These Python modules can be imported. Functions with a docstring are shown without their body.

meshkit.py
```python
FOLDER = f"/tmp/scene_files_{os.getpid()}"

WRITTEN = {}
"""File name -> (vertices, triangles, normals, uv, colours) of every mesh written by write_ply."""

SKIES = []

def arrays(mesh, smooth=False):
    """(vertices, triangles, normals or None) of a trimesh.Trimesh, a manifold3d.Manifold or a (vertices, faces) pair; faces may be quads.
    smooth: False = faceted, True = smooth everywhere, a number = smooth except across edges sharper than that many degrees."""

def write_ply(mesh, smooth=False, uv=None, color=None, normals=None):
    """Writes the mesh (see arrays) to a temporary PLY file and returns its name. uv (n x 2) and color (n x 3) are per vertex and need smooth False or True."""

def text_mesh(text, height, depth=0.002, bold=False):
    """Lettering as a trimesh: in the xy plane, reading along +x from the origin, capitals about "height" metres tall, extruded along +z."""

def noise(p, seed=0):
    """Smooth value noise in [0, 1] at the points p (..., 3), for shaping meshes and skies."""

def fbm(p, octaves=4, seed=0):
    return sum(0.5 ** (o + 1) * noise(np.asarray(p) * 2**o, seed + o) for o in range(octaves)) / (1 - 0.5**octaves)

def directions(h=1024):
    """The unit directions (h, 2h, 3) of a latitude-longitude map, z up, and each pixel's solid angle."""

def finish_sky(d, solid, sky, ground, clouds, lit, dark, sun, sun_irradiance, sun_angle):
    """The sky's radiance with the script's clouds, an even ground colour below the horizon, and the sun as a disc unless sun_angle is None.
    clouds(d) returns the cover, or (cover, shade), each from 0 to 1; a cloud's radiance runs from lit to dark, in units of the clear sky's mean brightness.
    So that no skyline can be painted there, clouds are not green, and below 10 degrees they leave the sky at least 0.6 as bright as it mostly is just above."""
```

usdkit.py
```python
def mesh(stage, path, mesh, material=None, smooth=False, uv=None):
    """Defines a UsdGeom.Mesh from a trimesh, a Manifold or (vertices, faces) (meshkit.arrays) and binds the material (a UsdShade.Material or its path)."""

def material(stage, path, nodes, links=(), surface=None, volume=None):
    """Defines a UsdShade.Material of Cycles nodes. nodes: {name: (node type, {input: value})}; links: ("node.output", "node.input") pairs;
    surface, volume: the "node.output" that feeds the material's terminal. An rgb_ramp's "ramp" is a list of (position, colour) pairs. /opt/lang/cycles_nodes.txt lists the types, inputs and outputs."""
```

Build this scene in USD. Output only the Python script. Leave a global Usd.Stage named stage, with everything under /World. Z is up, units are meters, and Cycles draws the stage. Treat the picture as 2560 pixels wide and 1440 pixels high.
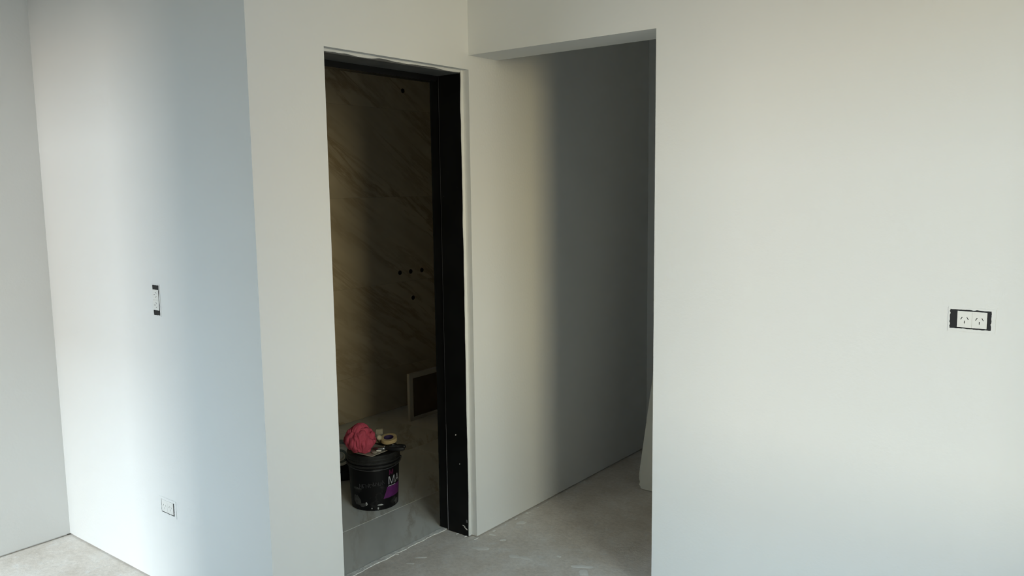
import math, numpy as np, trimesh, usdkit, meshkit
import manifold3d as m3
from manifold3d import Manifold, CrossSection
from shapely.geometry import Polygon, box as sbox, LineString
from shapely import affinity
from pxr import Usd, UsdGeom, UsdLux, UsdShade, Gf, Sdf

stage = Usd.Stage.CreateInMemory()
UsdGeom.Xform.Define(stage, '/World')
UsdGeom.Scope.Define(stage, '/World/Looks')
rng = np.random.default_rng(7)

# ------------------------------------------------------------------ camera, lights, exposure
FPX, YAW, PITCH, ROLL = 2038.01, 0.6586, -0.1217, -0.0124
CAM = np.array([2.2679, -2.6530, 1.55])
EXPOSURE = 0.97
cam = UsdGeom.Camera.Define(stage, '/World/camera')
f_ = np.array([-math.sin(YAW) * math.cos(PITCH), math.cos(YAW) * math.cos(PITCH), math.sin(PITCH)])
r_ = np.array([math.cos(YAW), math.sin(YAW), 0.0]); u_ = np.cross(r_, f_)
r2 = r_ * math.cos(ROLL) + u_ * math.sin(ROLL); u2 = -r_ * math.sin(ROLL) + u_ * math.cos(ROLL)
M = Gf.Matrix4d(*r2, 0, *u2, 0, *(-f_), 0, *CAM, 1)
cam.AddTransformOp().Set(M)
cam.CreateHorizontalApertureAttr(36.0)
cam.CreateVerticalApertureAttr(20.25)
cam.CreateFocalLengthAttr(36.0 * FPX / 2560)
cam.CreateClippingRangeAttr(Gf.Vec2f(0.02, 200))
cam.CreateExposureAttr(EXPOSURE)


def rect_light(name, center, rot, width, height, color, intensity):
    l = UsdLux.RectLight.Define(stage, '/World/' + name)
    l.AddTranslateOp().Set(Gf.Vec3d(*center))
    l.AddRotateXYZOp().Set(Gf.Vec3f(*rot))
    l.CreateWidthAttr(width); l.CreateHeightAttr(height)
    l.CreateColorAttr(Gf.Vec3f(*color)); l.CreateIntensityAttr(intensity)
    return l


# daylight through the balcony opening of the right-hand wall: sky above, street below, a sunlit facade across
LIGHTS = {
    'sky_east': ((12.0, -2.75, 9.5), (0, 90, 0), 9.0, 11.5, (0.6, 0.92, 1.15), 1.818),
    'street_east': ((12.0, -2.75, 2.2), (0, 90, 0), 5.6, 11.5, (1.0, 0.97, 0.92), 1.383),
    'sky_over_facade': ((11.9, -6.85, 10.0), (0, 90, 0), 8.8, 2.9, (0.72, 0.96, 1.1), 2.003),
    'sunlit_facade_east': ((11.8, -6.85, 2.6), (0, 90, 0), 5.6, 2.9, (1.0, 0.82, 0.36), 5.036),
    # fill panel outside the added rear windows, brightens the walls facing them
    'sky_rear': ((0.7, -9.0, 7.0), (90, 0, 0), 7.0, 7.0, (0.8, 1.0, 1.1), 0.384),
    # daylight through the doorway in the rear wall, a window far beyond it
    'sky_high_south': ((-1.0, -8.0, 6.5), (90, 0, 0), 1.15, 5.0, (0.71, 0.9, 1.03), 29.123),
    'sky_south': ((-1.0, -8.0, 1.98), (90, 0, 0), 1.15, 0.75, (0.88, 0.95, 1.0), 19.372),
    'street_south': ((-1.0, -8.0, 1.25), (90, 0, 0), 1.15, 0.7, (1.0, 0.9, 0.8), 22.358),
    'sky_wide_south': ((-4.6, -8.0, 3.0), (90, 0, 0), 6.0, 4.0, (0.62, 0.86, 1.08), 4.77),
}
for name_, args_ in LIGHTS.items():
    rect_light(name_, *args_)

# ------------------------------------------------------------------ helpers
USED = {}


def numbered(parent, name):
    k = USED.get((parent, name), 0)
    USED[(parent, name)] = k + 1
    return name if k == 0 else f'{name}_{k:03d}'


def tag(prim, label=None, cat=None, group=None, kind=None):
    for k, v in (('label', label), ('category', cat), ('group', group), ('kind', kind)):
        if v:
            prim.SetCustomDataByKey(k, v)
    return prim


def thing(name, label, cat, loc=(0, 0, 0), rotz=0.0, group=None, kind=None):
    x = UsdGeom.Xform.Define(stage, '/World/' + numbered('/World', name))
    x.AddTranslateOp().Set(Gf.Vec3d(*loc))
    if rotz:
        x.AddRotateZOp().Set(math.degrees(rotz))
    return tag(x.GetPrim(), label, cat, group, kind)


def obj(name, mesh, mat, parent=None, smooth=30, label=None, kind=None):
    base = str(parent.GetPath()) if parent is not None else '/World'
    m = usdkit.mesh(stage, f'{base}/{numbered(base, name)}', mesh, mat, smooth)
    return tag(m.GetPrim(), label, kind=kind)


def struct(name, mesh, mat, label, cat, smooth=20):
    return tag(obj(name, mesh, mat, None, smooth), label, cat, kind='structure')


def bx(x0, x1, y0, y1, z0, z1):
    return Manifold.cube([x1 - x0, y1 - y0, z1 - z0]).translate([x0, y0, z0])


def rbox(x0, x1, y0, y1, z0, z1, r, seg=8):
    """box with rounded edges"""
    s = Manifold.sphere(r, seg)
    pts = [s.translate([x, y, z]) for x in (x0 + r, x1 - r) for y in (y0 + r, y1 - r) for z in (z0 + r, z1 - r)]
    return Manifold.batch_hull(pts)


def poly(points, z0, z1):
    p = Polygon(points)
    if p.exterior.is_ccw is False:
        points = points[::-1]
    return CrossSection([np.array(points, float)]).extrude(z1 - z0).translate([0, 0, z0])


def spoly(p, depth):
    """shapely polygon (with holes) extruded along +z"""
    gs = [g for g in getattr(p, 'geoms', [p]) if g.area > 1e-9]
    return trimesh.util.concatenate([trimesh.creation.extrude_polygon(g, depth, engine='earcut') for g in gs])


def tube(pts, r, n=8, closed=False):
    pts = np.asarray(pts, float)
    rr = np.broadcast_to(np.asarray(r, float), (len(pts),))
    t = np.gradient(pts, axis=0)
    t /= np.linalg.norm(t, axis=1, keepdims=True)
    a = np.array([0, 0, 1.0]) if abs(t[0, 2]) < .9 else np.array([1.0, 0, 0])
    u = np.cross(t[0], a); u /= np.linalg.norm(u)
    V = []
    for i in range(len(pts)):
        u = u - t[i] * (u @ t[i]); u /= np.linalg.norm(u)
        w = np.cross(t[i], u)
        for k in range(n):
            an = 2 * math.pi * k / n
            V.append(pts[i] + rr[i] * (u * math.cos(an) + w * math.sin(an)))
    V += [pts[0], pts[-1]]
    F = []
    for i in range(len(pts) - 1):
        for k in range(n):
            a0, b0 = i * n + k, i * n + (k + 1) % n
            F += [[a0, b0, b0 + n], [a0, b0 + n, a0 + n]]
    c0, c1 = len(V) - 2, len(V) - 1
    for k in range(n):
        F += [[c0, (k + 1) % n, k], [c1, (len(pts) - 1) * n + k, (len(pts) - 1) * n + (k + 1) % n]]
    return trimesh.Trimesh(V, F, process=False)


def spline(pts, n=40):
    from scipy.interpolate import CubicSpline
    pts = np.asarray(pts, float)
    s = np.r_[0, np.cumsum(np.linalg.norm(np.diff(pts, axis=0), axis=1))]
    return CubicSpline(s, pts)(np.linspace(0, s[-1], n))


def lathe(prof, n=64, cap=True):
    """prof: (r, z) pairs bottom to top; closed at the axis if r == 0"""
    V, F = [], []
    for r, z in prof:
        for k in range(n):
            a = 2 * math.pi * k / n
            V.append([r * math.cos(a), r * math.sin(a), z])
    for i in range(len(prof) - 1):
        for k in range(n):
            a, b = i * n + k, i * n + (k + 1) % n
            F += [[a, b, b + n], [a, b + n, a + n]]
    m = trimesh.Trimesh(V, F, process=False)
    m.merge_vertices()
    m.update_faces(m.nondegenerate_faces())
    return m


# ------------------------------------------------------------------ materials
L = '/World/Looks/'


def plain(name, color, rough=0.5, metallic=0.0, spec=0.5, bump=None, var=None):
    """principled; var = (scale, amount) tone variation; bump = (scale, distance)"""
    n = {'p': ('principled_bsdf', {'base_color': color, 'roughness': rough, 'metallic': metallic, 'specular_ior_level': spec}),
         'g': ('texture_coordinate', {})}
    l = []
    if var:
        n['v'] = ('noise_texture', {'scale': var[0], 'detail': 4.0, 'roughness': 0.6})
        a = var[1]
        n['r'] = ('rgb_ramp', {'ramp': [(0.25, tuple(c * (1 - a) for c in color)), (0.75, tuple(min(1, c * (1 + a)) for c in color))]})
        l += [('g.object', 'v.vector'), ('v.fac', 'r.fac'), ('r.color', 'p.base_color')]
    if bump:
        n['b'] = ('noise_texture', {'scale': bump[0], 'detail': 3.0})
        n['bb'] = ('bump', {'strength': 1.0, 'distance': bump[1]})
        l += [('g.object', 'b.vector'), ('b.fac', 'bb.height'), ('bb.normal', 'p.normal')]
    return usdkit.material(stage, L + name, n, l, surface='p.BSDF')


PAINT = plain('wall_paint', (0.80, 0.80, 0.775), 0.6, spec=0.3, bump=(90.0, 0.0004))
PLASTER = plain('filler_white', (0.74, 0.74, 0.71), 0.8, spec=0.2, bump=(120.0, 0.001))
BLACKM = usdkit.material(stage, L + 'black_metal', {
    'g': ('geometry', {}),
    'n1': ('noise_texture', {'scale': 55.0, 'detail': 5.0, 'roughness': 0.65}),
    'r1': ('rgb_ramp', {'ramp': [(0.0, (0, 0, 0)), (0.72, (0, 0, 0)), (0.78, (1, 1, 1)), (1.0, (1, 1, 1))]}),
    'n2': ('noise_texture', {'scale': 6.0, 'detail': 3.0}),
    'r2': ('rgb_ramp', {'ramp': [(0.3, (0.003, 0.003, 0.0032)), (0.7, (0.007, 0.0072, 0.0078))]}),
    'mx': ('mix_color', {'b': (0.35, 0.35, 0.34)}),
    'p': ('principled_bsdf', {'roughness': 0.36, 'specular_ior_level': 0.2}),
}, [('g.position', 'n1.vector'), ('g.position', 'n2.vector'), ('n1.fac', 'r1.fac'), ('n2.fac', 'r2.fac'), ('r2.color', 'mx.a'), ('r1.color', 'mx.fac'), ('mx.result', 'p.base_color')], surface='p.BSDF')
HEADM = plain('dark_grey_metal', (0.11, 0.112, 0.11), 0.5, spec=0.3, var=(9.0, 0.3))  # front of the frame head, lighter than the jambs
GLINT_DIM = plain('edge_glint_dim', (0.025, 0.025, 0.027), 0.45, var=(14.0, 0.6))  # faint highlight of the upper jamb edge, held in the colour
WORN_GLINT = plain('worn_edge', (0.13, 0.13, 0.14), 0.5, var=(14.0, 0.7))  # dusty jamb foot with its highlight in the colour; also one chip
CONCRETE = usdkit.material(stage, L + 'concrete', {
    'g': ('geometry', {}),
    'n1': ('noise_texture', {'scale': 4.5, 'detail': 7.0, 'roughness': 0.66}),
    'r1': ('rgb_ramp', {'ramp': [(0.26, (0.60, 0.53, 0.455)), (0.5, (0.73, 0.665, 0.595)), (0.72, (0.84, 0.80, 0.75))]}),
    'n2': ('noise_texture', {'scale': 16.0, 'detail': 5.0, 'roughness': 0.65, 'distortion': 0.6}),
    'r2': ('rgb_ramp', {'ramp': [(0.0, (0, 0, 0)), (0.56, (0, 0, 0)), (0.72, (0.55, 0.55, 0.55)), (1.0, (0.8, 0.8, 0.8))]}),
    'mx': ('mix_color', {'b': (0.80, 0.785, 0.76)}),
    'n3': ('noise_texture', {'scale': 60.0, 'detail': 4.0, 'roughness': 0.7}),
    'r3': ('rgb_ramp', {'ramp': [(0.3, (0.86, 0.86, 0.86)), (0.7, (1.06, 1.06, 1.06))]}),
    'mu': ('mix_color', {'blend_type': 'multiply', 'fac': 1.0, 'use_clamp': False}),
    'bb': ('bump', {'strength': 0.6, 'distance': 0.003}),
    'p': ('principled_bsdf', {'roughness': 0.85, 'specular_ior_level': 0.25}),
}, [('g.position', 'n1.vector'), ('g.position', 'n2.vector'), ('g.position', 'n3.vector'), ('n1.fac', 'r1.fac'), ('n2.fac', 'r2.fac'), ('n3.fac', 'r3.fac'),
    ('r1.color', 'mx.a'), ('r2.color', 'mx.fac'), ('mx.result', 'mu.a'), ('r3.color', 'mu.b'),
    ('mu.result', 'p.base_color'), ('n3.fac', 'bb.height'), ('bb.normal', 'p.normal')], surface='p.BSDF')


def marble(name, base, dark, vein, rot, scale, rough=0.25):
    """veined stone-look porcelain; every tile has its own offset (object_info.random)"""
    return usdkit.material(stage, L + name, {
        'g': ('geometry', {}), 'oi': ('object_info', {}),
        'of': ('math', {'math_type': 'multiply', 'value2': 37.0}),
        'cb': ('combine_xyz', {}),
        'ad': ('vector_math', {'math_type': 'add'}),
        'mp': ('mapping', {'mapping_type': 'texture', 'rotation': rot, 'scale': tuple(1 / c for c in scale)}),
        'n1': ('noise_texture', {'scale': 1.0, 'detail': 6.0, 'roughness': 0.62, 'distortion': 0.35}),
        'r1': ('rgb_ramp', {'ramp': [(0.0, (0, 0, 0)), (0.44, (0, 0, 0)), (0.49, (0.8, 0.8, 0.8)), (0.51, (0.6, 0.6, 0.6)), (0.57, (0, 0, 0)), (1.0, (0, 0, 0))]}),
        'n2': ('noise_texture', {'scale': 0.7, 'detail': 4.0, 'roughness': 0.55}),
        'r2': ('rgb_ramp', {'ramp': [(0.3, dark), (0.65, base)]}),
        'n3': ('noise_texture', {'scale': 0.5, 'detail': 2.0}),
        'r3': ('rgb_ramp', {'ramp': [(0.42, (0, 0, 0)), (0.62, (1, 1, 1))]}),
        'mf': ('mix_color', {'blend_type': 'multiply', 'fac': 1.0}),
        'mx': ('mix_color', {'b': vein}),
        'p': ('principled_bsdf', {'roughness': rough, 'specular_ior_level': 0.4}),
    }, [('oi.random', 'of.value1'), ('of.value', 'cb.x'), ('of.value', 'cb.z'), ('g.position', 'mp.vector'), ('mp.vector', 'ad.vector1'), ('cb.vector', 'ad.vector2'),
        ('ad.vector', 'n1.vector'), ('ad.vector', 'n2.vector'), ('ad.vector', 'n3.vector'), ('n1.fac', 'r1.fac'), ('n2.fac', 'r2.fac'), ('n3.fac', 'r3.fac'),
        ('r1.color', 'mf.a'), ('r3.color', 'mf.b'), ('r2.color', 'mx.a'), ('mf.result', 'mx.fac'), ('mx.result', 'p.base_color')], surface='p.BSDF')


TILE_WALL = marble('wall_tile_marble', (0.68, 0.60, 0.46), (0.56, 0.49, 0.37), (0.40, 0.30, 0.18), (math.radians(-34), 0, 0), (2.0, 1.4, 9.0), 0.4)
TILE_FLOOR = marble('floor_tile_marble', (0.77, 0.765, 0.71), (0.60, 0.61, 0.57), (0.44, 0.39, 0.31), (0, 0, math.radians(-42)), (1.8, 8.0, 3.0), 0.45)
GROUT = plain('grout', (0.42, 0.37, 0.29), 0.9)
GROUTF = plain('grout_floor', (0.80, 0.78, 0.74), 0.9)
MORTAR = plain('mortar', (0.86, 0.80, 0.75), 0.9, bump=(150.0, 0.002), var=(40.0, 0.25))
SPLAT = plain('plaster_splat', (0.80, 0.765, 0.715), 0.85, bump=(200.0, 0.001))
GYPSUM = plain('gypsum_board', (0.84, 0.82, 0.74), 0.8, var=(3.0, 0.06))
BLACKP = plain('black_plastic', (0.010, 0.010, 0.011), 0.5, spec=0.3)
WHITEP = plain('white_plastic', (0.80, 0.79, 0.75), 0.35)
SLOT = plain('socket_slot_dark', (0.03, 0.03, 0.03), 0.7)
SLOTF = plain('socket_slot_pale', (0.30, 0.30, 0.29), 0.7)
HOLE = plain('pipe_dark', (0.006, 0.006, 0.006), 0.8)
FRAMEW = plain('painted_frame_grey', (0.62, 0.59, 0.52), 0.5)
BROWNP = plain('brown_board', (0.13, 0.095, 0.065), 0.7, var=(5.0, 0.25))
BUCKET = usdkit.material(stage, L + 'bucket_black', {
    'g': ('texture_coordinate', {}),
    'n': ('noise_texture', {'scale': 16.0, 'detail': 6.0, 'roughness': 0.6}),
    'r': ('rgb_ramp', {'ramp': [(0.0, (0.004, 0.004, 0.005)), (0.58, (0.004, 0.004, 0.005)), (0.68, (0.025, 0.025, 0.025)), (0.82, (0.07, 0.07, 0.068))]}),
    'p': ('principled_bsdf', {'roughness': 0.45, 'specular_ior_level': 0.22}),
}, [('g.object', 'n.vector'), ('n.fac', 'r.fac'), ('r.color', 'p.base_color')], surface='p.BSDF')
LIDM = plain('lid_dusty_black', (0.018, 0.018, 0.017), 0.5, spec=0.3, var=(18.0, 0.8))
PURPLE = plain('label_purple', (0.11, 0.014, 0.12), 0.45, var=(25.0, 0.3))
MAGENTA = plain('label_magenta', (0.09, 0.007, 0.045), 0.45)
LETTER = plain('label_letter_white', (0.40, 0.40, 0.43), 0.5)
SMEAR = plain('smear_grey', (0.06, 0.06, 0.06), 0.8, var=(60.0, 0.5))
SMEARW = plain('smear_white', (0.45, 0.46, 0.45), 0.8)
SCRAWL = plain('scrawl_grey', (0.045, 0.045, 0.048), 0.6)
RAG = plain('rag_pink', (0.47, 0.075, 0.110), 0.95, spec=0.1, bump=(380.0, 0.0006), var=(14.0, 0.10))
CARD = plain('dusty_card', (0.30, 0.27, 0.21), 0.85, var=(20.0, 0.25))
TAPE = plain('masking_tape', (0.49, 0.37, 0.19), 0.6, var=(30.0, 0.08))
CORE = plain('tape_core_purple', (0.035, 0.02, 0.075), 0.6)
WOOD = plain('pale_wood', (0.46, 0.40, 0.27), 0.6, var=(20.0, 0.15))
STEEL = plain('steel', (0.42, 0.42, 0.42), 0.3, metallic=1.0, var=(30.0, 0.2))
SPONGE = plain('beige_block', (0.30, 0.27, 0.19), 0.9, bump=(200.0, 0.002))
ROLLC = plain('roll_cream', (0.80, 0.74, 0.60), 0.8, var=(20.0, 0.15))
ROLLG = plain('roll_green', (0.20, 0.22, 0.18), 0.7)
CHALK = plain('chalk', (0.80, 0.79, 0.72), 0.8)

# ------------------------------------------------------------------ the setting
H = 2.75
XF, YA, YL = -1.531, -1.073, -0.763          # left wall face, alcove wall face, left edge of the bathroom doorway
LINT, HEAD, W = 2.043, 2.102, 0.870          # lintel heights and width of the passage
XB, YB = -1.87, 2.20                         # bathroom back wall face, bathroom end
TW = 0.195                                   # thickness of the middle wall
GAP = 0.007                                  # unfinished gap under the walls


def wall(points, z0=0.0, z1=H, inset=0.010):
    """a wall plate that stops short of the floor, over a recessed foot"""
    p = Polygon(points)
    q = p.buffer(-inset, join_style=2)
    core = Manifold()
    for g in getattr(q, 'geoms', [q]):
        core = core + poly(list(g.exterior.coords)[:-1], -0.02, 0.3)
    return poly(points, z0 + GAP, z1) + core


# left wall
struct('wall_left', wall([(XF - .15, -3.35), (XF, -3.35), (XF, YA), (XF - .15, YA)]), PAINT, 'white painted wall at the far left edge of the photo', 'wall')
# alcove wall, mitred into the middle wall at its outer corner
struct('wall_rear_left', wall([(-1.97, YA), (0, YA), (-0.12, YA + .12), (-1.97, YA + .12)]), PAINT, 'bluish lit white wall with two sockets, left of the outer corner', 'wall')
# middle wall with the bathroom doorway, running on into the passage
left_part = wall([(0, YA), (0, YL), (-TW, YL), (-TW, YA + .12), (-0.12, YA + .12)])
right_part = wall([(0, 0), (0, YB + .1), (-TW, YB + .1), (-TW, 0)])
struct('wall_center', left_part + right_part + bx(-TW, 0, YL - 1e-4, 1e-4, LINT, H), PAINT, 'white wall with the bathroom doorway, running on into the dark passage', 'wall')
# right wall with the header over the passage
struct('wall_right', wall([(W, 0), (3.35, 0), (3.35, .19), (W, .19)]) + bx(0, W + 1e-4, 0, .19, HEAD, H), PAINT, 'large white wall on the right with a header over the passage opening', 'wall')
struct('wall_corridor_end', wall([(0, 1.57), (1.42, 1.57), (1.42, 1.69), (0, 1.69)]), PAINT, 'shaded end wall of the passage behind the leaning board', 'wall')
struct('wall_corridor_right', wall([(1.30, .19), (1.42, .19), (1.42, 1.57), (1.30, 1.57)]), PAINT, 'side wall of the passage hidden behind the right wall', 'wall')
struct('wall_back', bx(XF - .15, 3.35, -3.35, -3.20, 0, H) - bx(-1.50, -0.757, -3.4, -3.1, -.1, 1.95) - bx(0.05, 1.0, -3.4, -3.1, .8, 1.92) - bx(1.40, 2.60, -3.4, -3.1, .80, 1.92), PAINT, 'wall behind the camera with a doorway and two added openings for fill light', 'wall')  # both window cuts are added to let fill light in
struct('wall_side', bx(2.80, 2.95, -3.20, 0, 0, H) - bx(2.7, 3.1, -2.30, -0.25, .60, 2.42), PAINT, 'wall to the right of the camera with the balcony opening', 'wall')
struct('ceiling', bx(-2.0, 3.35, -3.35, 2.30, H, H + .1), PAINT, 'white ceiling above the rooms', 'ceiling')
struct('wall_bathroom_end', bx(-1.97, -TW, YB, YB + .1, 0, H), PAINT, 'end wall of the bathroom hidden behind the door frame', 'wall')

# concrete floor with its mortar line and plaster spots
fl = tag(UsdGeom.Xform.Define(stage, '/World/floor').GetPrim(), 'bare grey concrete floor of the room and the passage', 'floor', kind='structure')
obj('slab', poly([(XF - .15, -3.35), (3.35, -3.35), (3.35, 2.3), (-TW, 2.3), (-TW, YA + .115), (XF - .15, YA + .115)], -.12, 0), CONCRETE, fl)
n = 90
ys = np.linspace(YL - .0, 0.0, n)
e0 = -.169 + .004 * (meshkit.noise(np.c_[ys * 30, ys * 0, ys * 0], 1) - .5) * 2 + .004 * (meshkit.noise(np.c_[ys * 90, ys * 0, ys * 0], 2) - .5)
e1 = -.198 - .003 * meshkit.noise(np.c_[ys * 40, ys * 0, ys * 0], 3)
zt = .0015 + .002 * meshkit.noise(np.c_[ys * 60, ys * 0, ys * 0], 4)
V, F = [], []
for i in range(n):
    V += [[e0[i], ys[i], -.004], [e0[i] - .004, ys[i], zt[i]], [e1[i] + .003, ys[i], zt[i]], [e1[i], ys[i], -.004]]
for i in range(n - 1):
    for k in range(3):
        a = 4 * i + k
        F += [[a, a + 4, a + 1], [a + 1, a + 4, a + 5]]
obj('mortar_line', trimesh.Trimesh(V, F, process=False), MORTAR, fl, label='pale crumbly mortar line across the doorway')


def blob(cx, cy, rx, ry, rot, seed, h=.0016):
    t = np.linspace(0, 2 * np.pi, 22, endpoint=False)
    rr = .72 + .5 * meshkit.noise(np.c_[np.cos(t) * 2 + 7 * seed, np.sin(t) * 2, t * 0], seed)
    x, y = rr * np.cos(t), rr * np.sin(t)
    P = lambda s: np.c_[cx + s * (x * rx * math.cos(rot) - y * ry * math.sin(rot)), cy + s * (x * rx * math.sin(rot) + y * ry * math.cos(rot))]
    V = np.vstack([np.c_[P(1), np.full(22, -.001)], np.c_[P(.82), np.full(22, h)], [[cx, cy, h]]])
    F = []
    for k in range(22):
        j = (k + 1) % 22
        F += [[k, j, j + 22], [k, j + 22, k + 22], [k + 22, j + 22, 44]]
    return trimesh.Trimesh(V, F, process=False)


for i, (cx, cy, rx, ry, rot) in enumerate([
        (.036, .064, .020, .007, 0.2), (.108, .049, .016, .008, 0.9), (.082, -.076, .045, .020, 0.5), (.248, -.05, .030, .020, 0.3), (.293, -.036, .030, .012, 0.1),
        (.533, .04, .045, .018, 0.5), (.566, -.001, .022, .035, 0.8), (.063, .248, .028, .018, 1.0), (-.064, -.292, .030, .006, 0.7), (-.062, -.359, .022, .006, 0.4),
        (.40, .06, .012, .008, 0.0), (.02, .36, .020, .005, 1.4), (-.10, -.018, .012, .004, 1.5), (-.05, -.018, .012, .004, 1.6), (.004, -.012, .015, .004, 1.5), (-.17, -.33, .010, .006, 0.3)]):
    obj('plaster_spot', blob(cx, cy, rx, ry, rot, i + 3, .0010 if i < 12 else .0022), SPLAT, fl)
# thin crumbs along the foot of the passage wall
for i in range(10):
    y = .1 + .085 * i
    obj('plaster_spot', blob(.012 + .006 * rng.random(), y, .003 + .003 * rng.random(), .010, .1, 40 + i, .0015), MORTAR if i % 2 else SPLAT, fl)

# bathroom floor
bf = tag(UsdGeom.Xform.Define(stage, '/World/floor_bathroom').GetPrim(), 'grey veined tile floor of the bathroom beyond the doorway', 'floor', kind='structure')
obj('base', bx(-1.97, -TW, YA + .115, 2.3, -.12, -.0012), GROUTF, bf)
J = .0034
rows = [(-TW, -.53), (-.53, -1.13), (-1.13, -1.73), (-1.73, XB)]
for k, (xa, xb) in enumerate(rows):
    cuts = [YA + .12, -.75, .45 if k % 2 == 0 else .75, 1.09]
    for ya, yb in zip(cuts[:-1], cuts[1:]):
        obj('floor_tile', rbox(xb + J, xa - J * (k > 0), ya + J, yb - J, -.03, 0, .0012, 6), TILE_FLOOR, bf)
for xa, xb in ((-TW, -.75), (-.75, -1.31), (-1.31, XB)):
    for ya, yb in ((1.09, 1.64), (1.64, 2.2)):
        obj('floor_tile', rbox(xb + J, xa - J, ya + J, yb - J, -.04, -.012, .0012, 6), TILE_FLOOR, bf)

# bathroom back wall with tiles and the open pipe ends
wb = tag(UsdGeom.Xform.Define(stage, '/World/wall_bathroom_back').GetPrim(), 'dim beige veined tile wall seen through the bathroom doorway', 'wall', kind='structure')
holes = [(1.401, .967), (1.509, .967), (1.624, .967), (1.526, .775), (1.479, 2.233)]
base_ = bx(XB - .1, XB - .0018, YA + .12, YB, -.02, H)
for hy, hz in holes:
    base_ = base_ - Manifold.cylinder(.03, .0165, .0165, 24, True).rotate([0, 90, 0]).translate([XB, hy, hz])
obj('base', base_, GROUT, wb)
zc = [0, .30, .90, 1.50, 2.10, H]
yc = [YA + .12, -.50, .70, 1.90, YB]
for za, zb in zip(zc[:-1], zc[1:]):
    for ya, yb in zip(yc[:-1], yc[1:]):
        t = rbox(XB - .0017, XB, ya + .0007, yb - .0007, za + .0007, zb - .0007, .0005, 6)
        for hy, hz in holes:
            if ya < hy < yb and za < hz < zb:
                t = t - Manifold.cylinder(.1, .0165, .0165, 24, True).rotate([0, 90, 0]).translate([XB, hy, hz])
        obj('wall_tile', t, TILE_WALL, wb)
for hy, hz in holes:
    ring = Manifold.cylinder(.012, .0150, .0150, 24) - Manifold.cylinder(.1, .0105, .0105, 24, True)
    ring = ring + Manifold.cylinder(.002, .0150, .0150, 24)
    obj('pipe_end', ring.rotate([0, 90, 0]).translate([XB - .0095, hy, hz]), HOLE, wb)

# ------------------------------------------------------------------ door frame
df = thing('door_1', 'black metal door frame without a door leaf in the white doorway', 'door frame', kind='structure')


def jamb_profile(sign, y):
    # plan outline of one jamb: front part, then a rebate
    s = sign
    return [(-.035, y), (-.035, y - s * .016), (-.158, y - s * .016), (-.158, y - s * .008), (-.216, y - s * .008), (-.216, y + 0 * s), ]


obj('jamb', poly(jamb_profile(1, -.0005), .002, LINT - .0005), BLACKM, df)
obj('jamb', poly(jamb_profile(-1, YL + .0005)[::-1], .002, LINT - .0005), BLACKM, df)
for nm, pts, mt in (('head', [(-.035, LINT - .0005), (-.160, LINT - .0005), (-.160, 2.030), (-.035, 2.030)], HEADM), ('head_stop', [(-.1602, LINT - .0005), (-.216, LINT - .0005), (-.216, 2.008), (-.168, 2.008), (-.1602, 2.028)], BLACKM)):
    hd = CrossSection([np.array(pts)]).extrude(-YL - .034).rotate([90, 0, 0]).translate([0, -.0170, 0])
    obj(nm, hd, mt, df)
# dusty rebate edge; its highlight line is set in as paler strips
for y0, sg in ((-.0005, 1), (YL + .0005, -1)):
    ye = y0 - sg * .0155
    obj('worn_edge', tube([(-.158, ye, .003), (-.158, ye, .2), (-.158, ye, .36), (-.158, ye, .55)], [.0024, .0022, .0016, .0006], 6), WORN_GLINT, df, label='dusty edge at the foot of the jamb, highlight set in as paler colour')
    obj('jamb_edge', tube([(-.158, ye, .5), (-.158, ye, 1.2), (-.158, ye, 2.028)], .0012, 6), GLINT_DIM, df)


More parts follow.
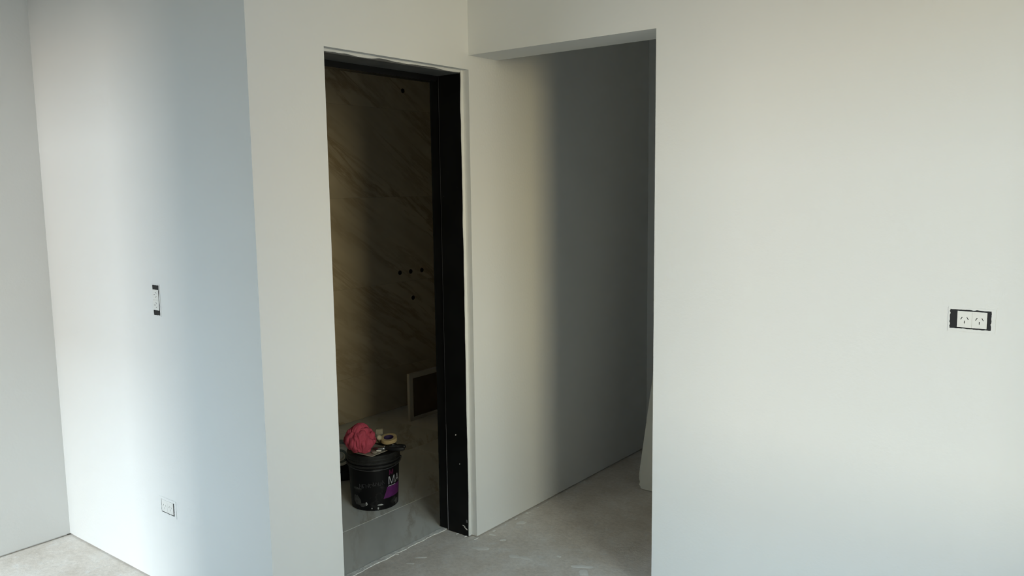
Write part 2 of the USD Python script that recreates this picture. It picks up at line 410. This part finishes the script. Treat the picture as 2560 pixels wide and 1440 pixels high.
def filler(path_pts, across, normal, width, amp, seed):
    """a ribbon of white filler with a wavy inner edge lying over the lip of the frame"""
    path = np.asarray(path_pts, float); N = len(path)
    s = np.linspace(0, N / 12, N)
    w = width + amp * (meshkit.fbm(np.c_[s * 1.3, s * 0 + seed, s * 0], 3, seed) - .5) * 2
    a, nn = np.asarray(across, float), np.asarray(normal, float)
    V, F = [], []
    for i in range(N):
        V += [path[i] + nn * 0, path[i] + nn * .0016, path[i] + a * (w[i] - .001) + nn * .0016, path[i] + a * w[i] - nn * .0004]
    for i in range(N - 1):
        for k in range(3):
            q = 4 * i + k
            F += [[q, q + 1, q + 5], [q, q + 5, q + 4]]
    return trimesh.Trimesh(V, F, process=False)


zz = np.linspace(.004, LINT, 150)
obj('filler', filler(np.c_[zz * 0 - .0349, zz * 0, zz], (0, -1, 0), (1, 0, 0), .0150, .0032, 5), PLASTER, df, label='wavy white filler along the black jamb')
yy = np.linspace(YL, -.0165, 70)
obj('filler', filler(np.c_[yy * 0 - .0349, yy, yy * 0 + LINT], (0, 0, -1), (1, 0, 0), .0085, .0060, 8), PLASTER, df, label='wavy white filler along the black frame head')
# chips of bare plaster at the foot of the jamb
for i, (x, z, a, b) in enumerate([(-.050, .035, .012, .003), (-.062, .045, .009, .002), (-.045, .070, .005, .009), (-.10, .46, .004, .0025), (-.080, .33, .0025, .0025)]):
    c = blob(0, 0, a, b, -.5 + .3 * i, 60 + i, .0008)
    c.apply_transform(trimesh.transformations.rotation_matrix(math.pi / 2, [1, 0, 0]))
    c.apply_translation([x, -.0168, z])
    obj('paint_chip', c, WORN_GLINT if i in (2,) else SPLAT, df)

# ------------------------------------------------------------------ sockets in the walls


def wavy_ring(x0, x1, y0, y1, inn, out, amp, seed):
    """irregular ring of wall paint around a plate: inn = (left, right, bottom, top) how far it covers the plate"""
    t = np.linspace(0, 1, 36, endpoint=False)

    def loop(a, b, c, d, k, am):
        P = []
        for i, (p, q) in enumerate((((a, c), (b, c)), ((b, c), (b, d)), ((b, d), (a, d)), ((a, d), (a, c)))):
            p, q = np.array(p), np.array(q); nn = np.array([(q - p)[1], -(q - p)[0]]); nn = nn / np.linalg.norm(nn)
            w = am * (meshkit.fbm(np.c_[t * 9 + 20 * i, t * 0 + k, t * 0], 3, k) - .5) * 2 * np.minimum(1, np.minimum(t, 1 - t) * 9)
            P += list(p + np.outer(t, q - p) + np.outer(w, nn))
        return Polygon(P).buffer(0)

    return loop(x0 - out, x1 + out, y0 - out, y1 + out, seed, amp).difference(loop(x0 + inn[0], x1 - inn[1], y0 + inn[2], y1 - inn[3], seed + 1, amp))


def socket_module(w, h, d, rot):
    """one white socket module (centred), three slots cut in"""
    m = rbox(-w / 2, w / 2, -h / 2, h / 2, -.009, d, .0006, 6)
    cut = Manifold()
    for x, y, a, l, wd in ((-.0079, .0030, -30, .0086, .0019), (.0079, .0030, 30, .0086, .0019), (0, -.0080, 0, .0082, .0019)):
        cut = cut + Manifold.cube([wd, l, .012], True).rotate([0, 0, a]).translate([x, y, d])
    if rot:
        cut = cut.rotate([0, 0, rot])
    m = m - cut
    back = Manifold.cube([w * .8, h * .8, .002], True).translate([0, 0, d - .0062])
    return m, back


def outlet(label, origin, rotz, plate, mods, rot, inn, seed, amp=.0013, slot=None):
    """plate and mods as (x0, x1, z0, z1) on the wall; local x along the wall to the right, local -y out of the wall"""
    t = thing('wall_outlet', label, 'outlet', origin, rotz)
    R = trimesh.transformations.rotation_matrix(math.pi / 2, [1, 0, 0])     # (x, y, depth) -> (x, -depth, z)

    def up(m):
        if isinstance(m, Manifold):
            return m.rotate([90, 0, 0])
        m = m.copy(); m.apply_transform(R); return m

    x0, x1, y0, y1 = plate
    p = rbox(x0, x1, y0, y1, -.004, .0008, .0004, 6)
    # screw slots at both ends of the plate
    obj('back_plate', up(p), BLACKP, t, label='black mounting plate')
    for (a, b, c, d) in mods:
        m, back = socket_module(b - a, d - c, .0022, rot)
        o = obj('socket', up(m.translate([(a + b) / 2, (c + d) / 2, 0])), WHITEP, t)
        base = str(o.GetPath())
        usdkit.mesh(stage, base + '/contact', up(back.translate([(a + b) / 2, (c + d) / 2, 0])), slot or SLOT, 30)
    ring = spoly(wavy_ring(x0, x1, y0, y1, inn, .0035, amp, seed), .0009)
    ring.apply_translation([0, 0, .0004])
    obj('paint_edge', up(ring), PAINT, t, label='ragged white paint over the rim of the plate')
    return t


def two(x0, x1, y0, y1, vertical=False):
    if vertical:
        m = (y0 + y1) / 2
        return [(x0, x1, y0, m - .0001), (x0, x1, m + .0001, y1)]
    m = (x0 + x1) / 2
    return [(x0, m - .0001, y0, y1), (m + .0001, x1, y0, y1)]


outlet('white double socket on a black plate on the large right wall', (1.894, 0, 1.1555), 0, (-.057, .057, -.0315, .0315), two(-.0370, .0390, -.0235, .0245), 0, (.0010, .0075, .0040, .0030), 11, .0016)
outlet('upright double socket in a black plate at switch height on the left wall', (-.641, YA, 1.1505), 0, (-.0245, .0245, -.0575, .0575), two(-.0215, .0190, -.0385, .0395, True), -90, (.0030, .0012, .0008, .0008), 23, .0014, SLOTF)
outlet('white double socket low on the left wall near the floor', (-.655, YA, .338), 0, (-.056, .056, -.031, .031), two(-.0435, .0400, -.0235, .0245), 0, (.0095, .0095, .0045, .0062), 35, .0012, SLOTF)

# ------------------------------------------------------------------ leaning plasterboard
LEAN = math.atan(.286)
shape = Polygon([(0.003, .05), (0.0, .075), (0, 2.2), (.60, 2.2), (.60, 0), (.030, 0), (.020, .004), (.017, .012), (.008, .018), (.011, .032)])
b = spoly(shape, .0125)
b.apply_transform(trimesh.transformations.rotation_matrix(math.pi / 2, [1, 0, 0]))     # x, z up, front face towards -y
b.apply_transform(trimesh.transformations.rotation_matrix(-LEAN, [1, 0, 0]))
b.apply_translation([.285, .958, .0])
b.apply_translation([0, 0, .0005 - b.bounds[0][2]])
tag(obj('plasterboard_sheet', b, GYPSUM), 'pale plasterboard sheet with a chipped corner leaning at the passage end', 'plasterboard')

# ------------------------------------------------------------------ framed panel in the bathroom
pn = thing('framed_panel', 'small pale framed brown panel standing by the bathroom back wall', 'panel', (-1.55, 1.145, -.0118))
fw, fh, ft, fb = .60, .335, .022, .034
fr = bx(-ft, 0, 0, fw, 0, fh) - bx(-1, 1, fb, fw - fb, fb, fh - fb)
obj('frame', fr, FRAMEW, pn)
obj('infill', bx(-ft + .004, -.009, fb - .001, fw - fb + .001, fb - .001, fh - fb + .001), BROWNP, pn, label='brown inner board')

# ------------------------------------------------------------------ bucket
BX, BY = -.681, .018
VIEW = math.radians(-42)
bk = thing('paint_bucket', 'black plastic paint bucket with a purple label, lid loaded with tools', 'bucket', (BX, BY, 0.0005))
R0, R1 = .115, .1255
rad = lambda z: R0 + (R1 - R0) * z / .235
obj('body', lathe([(0, 0), (R0 - .004, 0), (R0, .004), (rad(.1), .1), (R1, .235), (R1 - .004, .24), (0, .24)]), BUCKET, bk)
for z, r in ((.222, .1305), (.240, .1310), (.257, .1305)):
    obj('rim_ring', lathe([(R1 - .004, z - .006), (r - .002, z - .006), (r, z - .003), (r, z + .001), (r - .002, z + .004), (R1 - .004, z + .004)]), LIDM, bk)
obj('lid', lathe([(0, .24), (.126, .24), (.1285, .262), (.1300, .268), (.1300, .274), (.128, .277), (.121, .277), (.119, .272), (0, .272)]), LIDM, bk)


def wrap(mesh2d, th0, z0, lift):
    """flat mesh in x (right), y (up) laid on the bucket's side"""
    m = mesh2d.copy()
    v = m.vertices.copy()
    z = z0 + v[:, 1]
    r = rad(z) + lift + v[:, 2]
    a = th0 + v[:, 0] / rad(z0)
    m.vertices = np.c_[r * np.cos(a), r * np.sin(a), z]
    return m


def fine(mesh, size=.006):
    v, f = trimesh.remesh.subdivide_to_size(mesh.vertices, mesh.faces, size)
    return trimesh.Trimesh(v, f, process=False)


lab = spoly(Polygon([(.0, .0), (.012, .030), (.020, .056), (.12, .060), (.12, .004)]), .0003)
obj('label', wrap(fine(lab), VIEW + math.radians(20), .056, .0003), PURPLE, bk, label='purple label patch')
obj('lettering', wrap(fine(meshkit.text_mesh('MA', .040, .0003)), VIEW + math.radians(31), .124, .0009), LETTER, bk, label='white letters MA')
obj('lettering', wrap(fine(meshkit.text_mesh('M', .024, .0003, True)), VIEW + math.radians(34), .172, .0006), MAGENTA, bk, label='dark magenta letter M')

obj('underline', wrap(fine(spoly(Polygon([(0, 0), (.05, .0), (.05, .0035), (0, .0035)]), .0003)), VIEW + math.radians(32), .114, .0009), LETTER, bk, label='thin white line under the letters')


def smear(th, z, w, h, seed, mat):
    t = np.linspace(0, 2 * np.pi, 40, endpoint=False)
    rr = .55 + .9 * (meshkit.fbm(np.c_[np.cos(t) * 1.6 + seed * 3.1, np.sin(t) * 1.6, t * 0], 3, seed))
    p = Polygon(np.c_[rr * np.cos(t) * w / 2, rr * np.sin(t) * h / 2]).buffer(0)
    obj('paint_smear', wrap(fine(spoly(p, .0002), .008), th, z, .0005), mat, bk)


D = math.radians
smear(VIEW - D(48), .052, .045, .055, 1, SMEAR)
smear(VIEW - D(30), .030, .035, .018, 2, SMEAR)
smear(VIEW - D(21), .037, .010, .017, 3, SMEARW)
smear(VIEW + D(12), .029, .034, .007, 4, SMEARW)
smear(VIEW + D(7), .013, .007, .012, 5, SMEARW)
smear(VIEW - D(8), .014, .006, .008, 6, SMEARW)
smear(VIEW + D(62), .025, .03, .03, 7, SMEAR)
smear(VIEW + D(5), .205, .060, .010, 8, SMEAR)
smear(VIEW - D(45), .112, .050, .012, 9, SMEAR)
# illegible grey scrawl across the front
g = np.random.default_rng(3)
parts_ = []
for i in range(11):
    x0 = -.078 + .0115 * i + .004 * g.random(); zb_ = .112 + .12 * (x0 + .078) + .006 * g.random()
    h_ = .012 + .010 * g.random()
    pts_ = [(x0, zb_, 0), (x0 + .002, zb_ + h_, 0), (x0 + .006, zb_ + h_ * g.random(), 0), (x0 + .008 + .004 * g.random(), zb_ + h_ * g.random(), 0)]
    P = spline(pts_, 16)
    parts_.append(tube([((rad(.13) + .0004) * math.cos(VIEW + x / .121), (rad(.13) + .0004) * math.sin(VIEW + x / .121), z) for x, z, _ in P], .0010, 5))
obj('scrawl', trimesh.util.concatenate(parts_), SCRAWL, bk, label='illegible grey scrawl')
# wire handle hanging against the front
T = np.linspace(0, math.pi, 50)
hp = []
for t in T:
    a = VIEW - D(90) + t
    hp.append(((.134) * math.cos(a), (.134) * math.sin(a), .226 - .018 * math.sin(t) ** 1.0))
hb = obj('handle', tube(hp, .0016, 6), SCRAWL, bk, label='wire bail handle')
for s in (-1, 1):
    a = VIEW + s * D(90)
    e = Manifold.cylinder(.010, .007, .006, 16).rotate([0, 90, 0]).rotate([0, 0, math.degrees(a)]).translate([.127 * math.cos(a), .127 * math.sin(a), .228])
    obj('handle_boss', e, BUCKET, bk)

# ------------------------------------------------------------------ things on the lid (top of rim .2775)
ZT = .2785
tag(obj('dusty_board', rbox(-.128, 0, 0, .150, 0, .004, .001, 6).rotate([0, 0, 4]).translate([BX + .093, BY - .096, ZT]), CARD), 'thin dusty board on the bucket lid, one corner jutting towards the viewer', 'board')

# pink rag: a slack heap with a few broad folds, nipped in below
s = trimesh.creation.icosphere(6, 1.0)
v = np.array(s.vertices)
phi = np.arctan2(v[:, 1], v[:, 0])
rr = 1 + .30 * (meshkit.fbm(v * 1.1 + 3.0, 2, 5) - .5)
soft = lambda x: 1 - np.exp(-x * x)
for ang, wd_, dp, tw in ((-.55, .14, .10, .7), (.25, .12, .08, -.5), (-1.05, .10, .06, -.6), (-1.65, .14, .09, .5), (-2.3, .12, .08, -.4), (1.2, .2, .08, .4), (2.4, .25, .08, .2)):
    d_ = np.angle(np.exp(1j * (phi - ang - tw * v[:, 2]))) + .25 * (meshkit.fbm(v * 2 + ang * 7, 2, 4) - .5)
    rr -= dp * np.exp(-(d_ / wd_) ** 2) * np.clip(1.1 - np.abs(v[:, 2] - .1) ** 2, 0, 1) * (1 - v[:, 2] ** 4)
q_ = v + .5 * (meshkit.fbm(v * 1.3 + 5, 2, 21) - .5)[:, None]
for sc_, dp, sd, an in ((1.35, .11, 37, .40), (2.6, .05, 32, .45)):
    rg = 1 - np.abs(2 * meshkit.noise(q_ * sc_ * np.array([1.3, 1.3, an]) + 13, sd) - 1)
    rr -= dp * np.clip((rg - .62) / .38, 0, 1) ** 2
rr += .012 * (meshkit.fbm(v * 4 + 11, 3, 9) - .5) * 2
p = v * rr[:, None] * np.array([.078, .073, .086])
p[:, 2] += .052
k = np.clip((.05 - p[:, 2]) / .06, 0, 1)
p[:, :2] *= (1 - .22 * k + .20 * np.clip(k - .55, 0, 1) * (1 + np.sin(phi * 5 + .6)))[:, None]
p[:, 2] = np.where(p[:, 2] < 0, p[:, 2] * .02, p[:, 2])
p[:, 2] += .004 * np.clip(1 - p[:, 2] / .03, 0, 1) * (1 + np.sin(phi * 5))
c = np.array([.060, .030, .088]); dd = np.linalg.norm(p - c, axis=1)
p += (p / np.linalg.norm(p, axis=1, keepdims=True)) * (.012 * np.exp(-(dd / .016) ** 2) - .012 * np.exp(-((dd - .021) / .006) ** 2))[:, None]
p[:, 2] -= p[:, 2].min()
rag = trimesh.Trimesh(p, s.faces, process=False)
rag.apply_translation([-.691, -.057, ZT + .0045])
tag(obj('rag', rag, RAG, smooth=True), 'crumpled pink rag heaped on the bucket lid', 'rag')

# masking tape roll, lying on the pliers
tr = thing('masking_tape_roll', 'tan masking tape roll with a dark purple core, on the bucket', 'tape roll', (-.640, .086, ZT + .0300))
RT = Manifold.cylinder(.019, .0405, .0405, 56)
tp = (RT - Manifold.cylinder(.1, .0245, .0245, 48, True)).rotate([10, 6, 0])
obj('tape', tp, TAPE, tr)
co = (Manifold.cylinder(.0185, .0243, .0243, 48) - Manifold.cylinder(.1, .0228, .0228, 48, True)).translate([0, 0, .0002]) + Manifold.cylinder(.001, .0228, .0228, 48)
obj('core', co.rotate([10, 6, 0]), CORE, tr, label='dark purple cardboard core')

# pliers across the lid, grips overhanging to the right
pk = thing('pliers', 'steel pliers with black grips across the bucket lid, grips jutting out right', 'pliers', (-.600, .018, ZT + .0045), math.radians(37))
jaw = lambda sg: Manifold.batch_hull([Manifold.sphere(r, 14).translate([x, sg * y, .011]) for x, y, r in ((-.052, .004, .0045), (-.030, .009, .008), (-.004, .006, .0095))])
obj('jaw', jaw(1), STEEL, pk)
obj('jaw', jaw(-1), STEEL, pk)
obj('pivot', Manifold.cylinder(.0225, .0075, .0075, 20).translate([-.002, 0, .0003]), STEEL, pk)
for sg in (1, -1):
    gp = spline([(.008, sg * .005, .012), (.035, sg * .016, .0135), (.065, sg * .021, .0145), (.100, sg * .015, .0140)], 24)
    obj('grip', tube(gp, np.interp(np.linspace(0, 1, 24), [0, .15, .6, .95, 1], [.0055, .0095, .0105, .0100, .006]), 12), BLACKP, pk)
    ln = np.array([(.034 + .03 * (sg < 0), sg * .016 - .004, .0240), (.046 + .03 * (sg < 0), sg * .018 - .004, .0246)])  # painted glint: short steel strip on top of each grip
    obj('grip_stripe', tube(ln, .0016, 6), STEEL, pk, label='glint on the grip set in as a steel strip')

# upright block, wooden handle leaning on it, stub and lump
tag(obj('sanding_block', rbox(-.018, .018, -.011, .011, 0, .072, .003).rotate([0, 0, 40]).translate([-.722, .100, ZT + .0005]), SPONGE), 'beige block standing upright behind the rag on the bucket', 'block')
wd = thing('wooden_handle', 'short pale wooden handle with its round butt up, beside the rag', 'tool', (-.664, .043, .3300))
ax = np.array([.60, -.62, .50]); ax /= np.linalg.norm(ax)
Aw = trimesh.geometry.align_vectors([0, 0, 1], -ax)
obj('grip', lathe([(0, -.013), (.008, -.012), (.0125, -.007), (.0135, .0), (.0120, .025), (.0095, .055), (.0085, .080), (0, .081)], 32).apply_transform(Aw), WOOD, wd)
tag(obj('chalk_stub', Manifold.batch_hull([Manifold.sphere(.0035, 12).translate([x, 0, 0]) for x in (-.010, .010)]).rotate([0, 0, 35]).translate([-.612, -.010, ZT + .0080]), CHALK), 'tiny white stub on the board between rag and pliers', 'stub')
tag(obj('dust_lump', trimesh.creation.icosphere(3, .012).apply_transform(np.diag([1.3, .9, .55, 1])).apply_translation([-.606, -.044, ZT + .0104]), CARD), 'small dusty lump at the front of the board', 'lump')

# ------------------------------------------------------------------ behind the bucket at the door's edge
cs = thing('tool_case', 'low black tool case half hidden behind the doorway edge', 'tool case', (-1.119, .167, .0005), math.radians(-40))
obj('body', rbox(-.09, .09, -.15, .055, 0, .052, .012), BLACKP, cs)
obj('lid', rbox(-.092, .092, -.152, .057, .0525, .066, .006), BLACKP, cs)
rl = thing('mesh_tape_roll', 'cream roll with greenish rings, cut off by the doorway edge', 'roll', (-1.064, .127, .0665 + .0660))
prof = [(.018, 0), (.022, -.002), (.026, 0), (.030, -.003), (.034, -.001), (.038, .001), (.0525, .000), (.0535, .002), (.0535, .050), (.018, .050), (.018, 0)]
Rv = trimesh.transformations.rotation_matrix(VIEW, [0, 0, 1]) @ trimesh.transformations.rotation_matrix(math.radians(-90), [0, 1, 0])
obj('roll', lathe(prof, 48).apply_transform(Rv), ROLLC, rl)
obj('rings', lathe([(.0265, .0), (.0270, -.0035), (.0375, -.0025), (.038, .0)], 48).apply_transform(Rv), ROLLG, rl, label='greenish inner rings')
obj('flange', lathe([(.018, .0505), (.0640, .0505), (.0655, .052), (.0655, .062), (.0600, .064), (.0600, .072), (.0655, .074), (.0655, .088), (.018, .088), (.018, .0505)], 48).apply_transform(Rv), ROLLG, rl, label='dark grey-green flange')
obj('hub', lathe([(0, -.004), (.012, -.004), (.016, -.001), (.018, .003), (.0178, .003), (.0178, .03), (0, .03)], 32).apply_transform(Rv), CHALK, rl, label='pale hub')
cd = [(-1.025, .105, .060), (-1.000, .120, .056), (-.985, .130, .035), (-.985, .125, .008), (-.965, .150, .0055), (-.935, .200, .0055), (-.96, .235, .0055)]
tag(obj('power_cord', tube(spline(cd, 60), .0045, 8), BLACKP), 'black cord drooping from the case behind the bucket', 'cord')
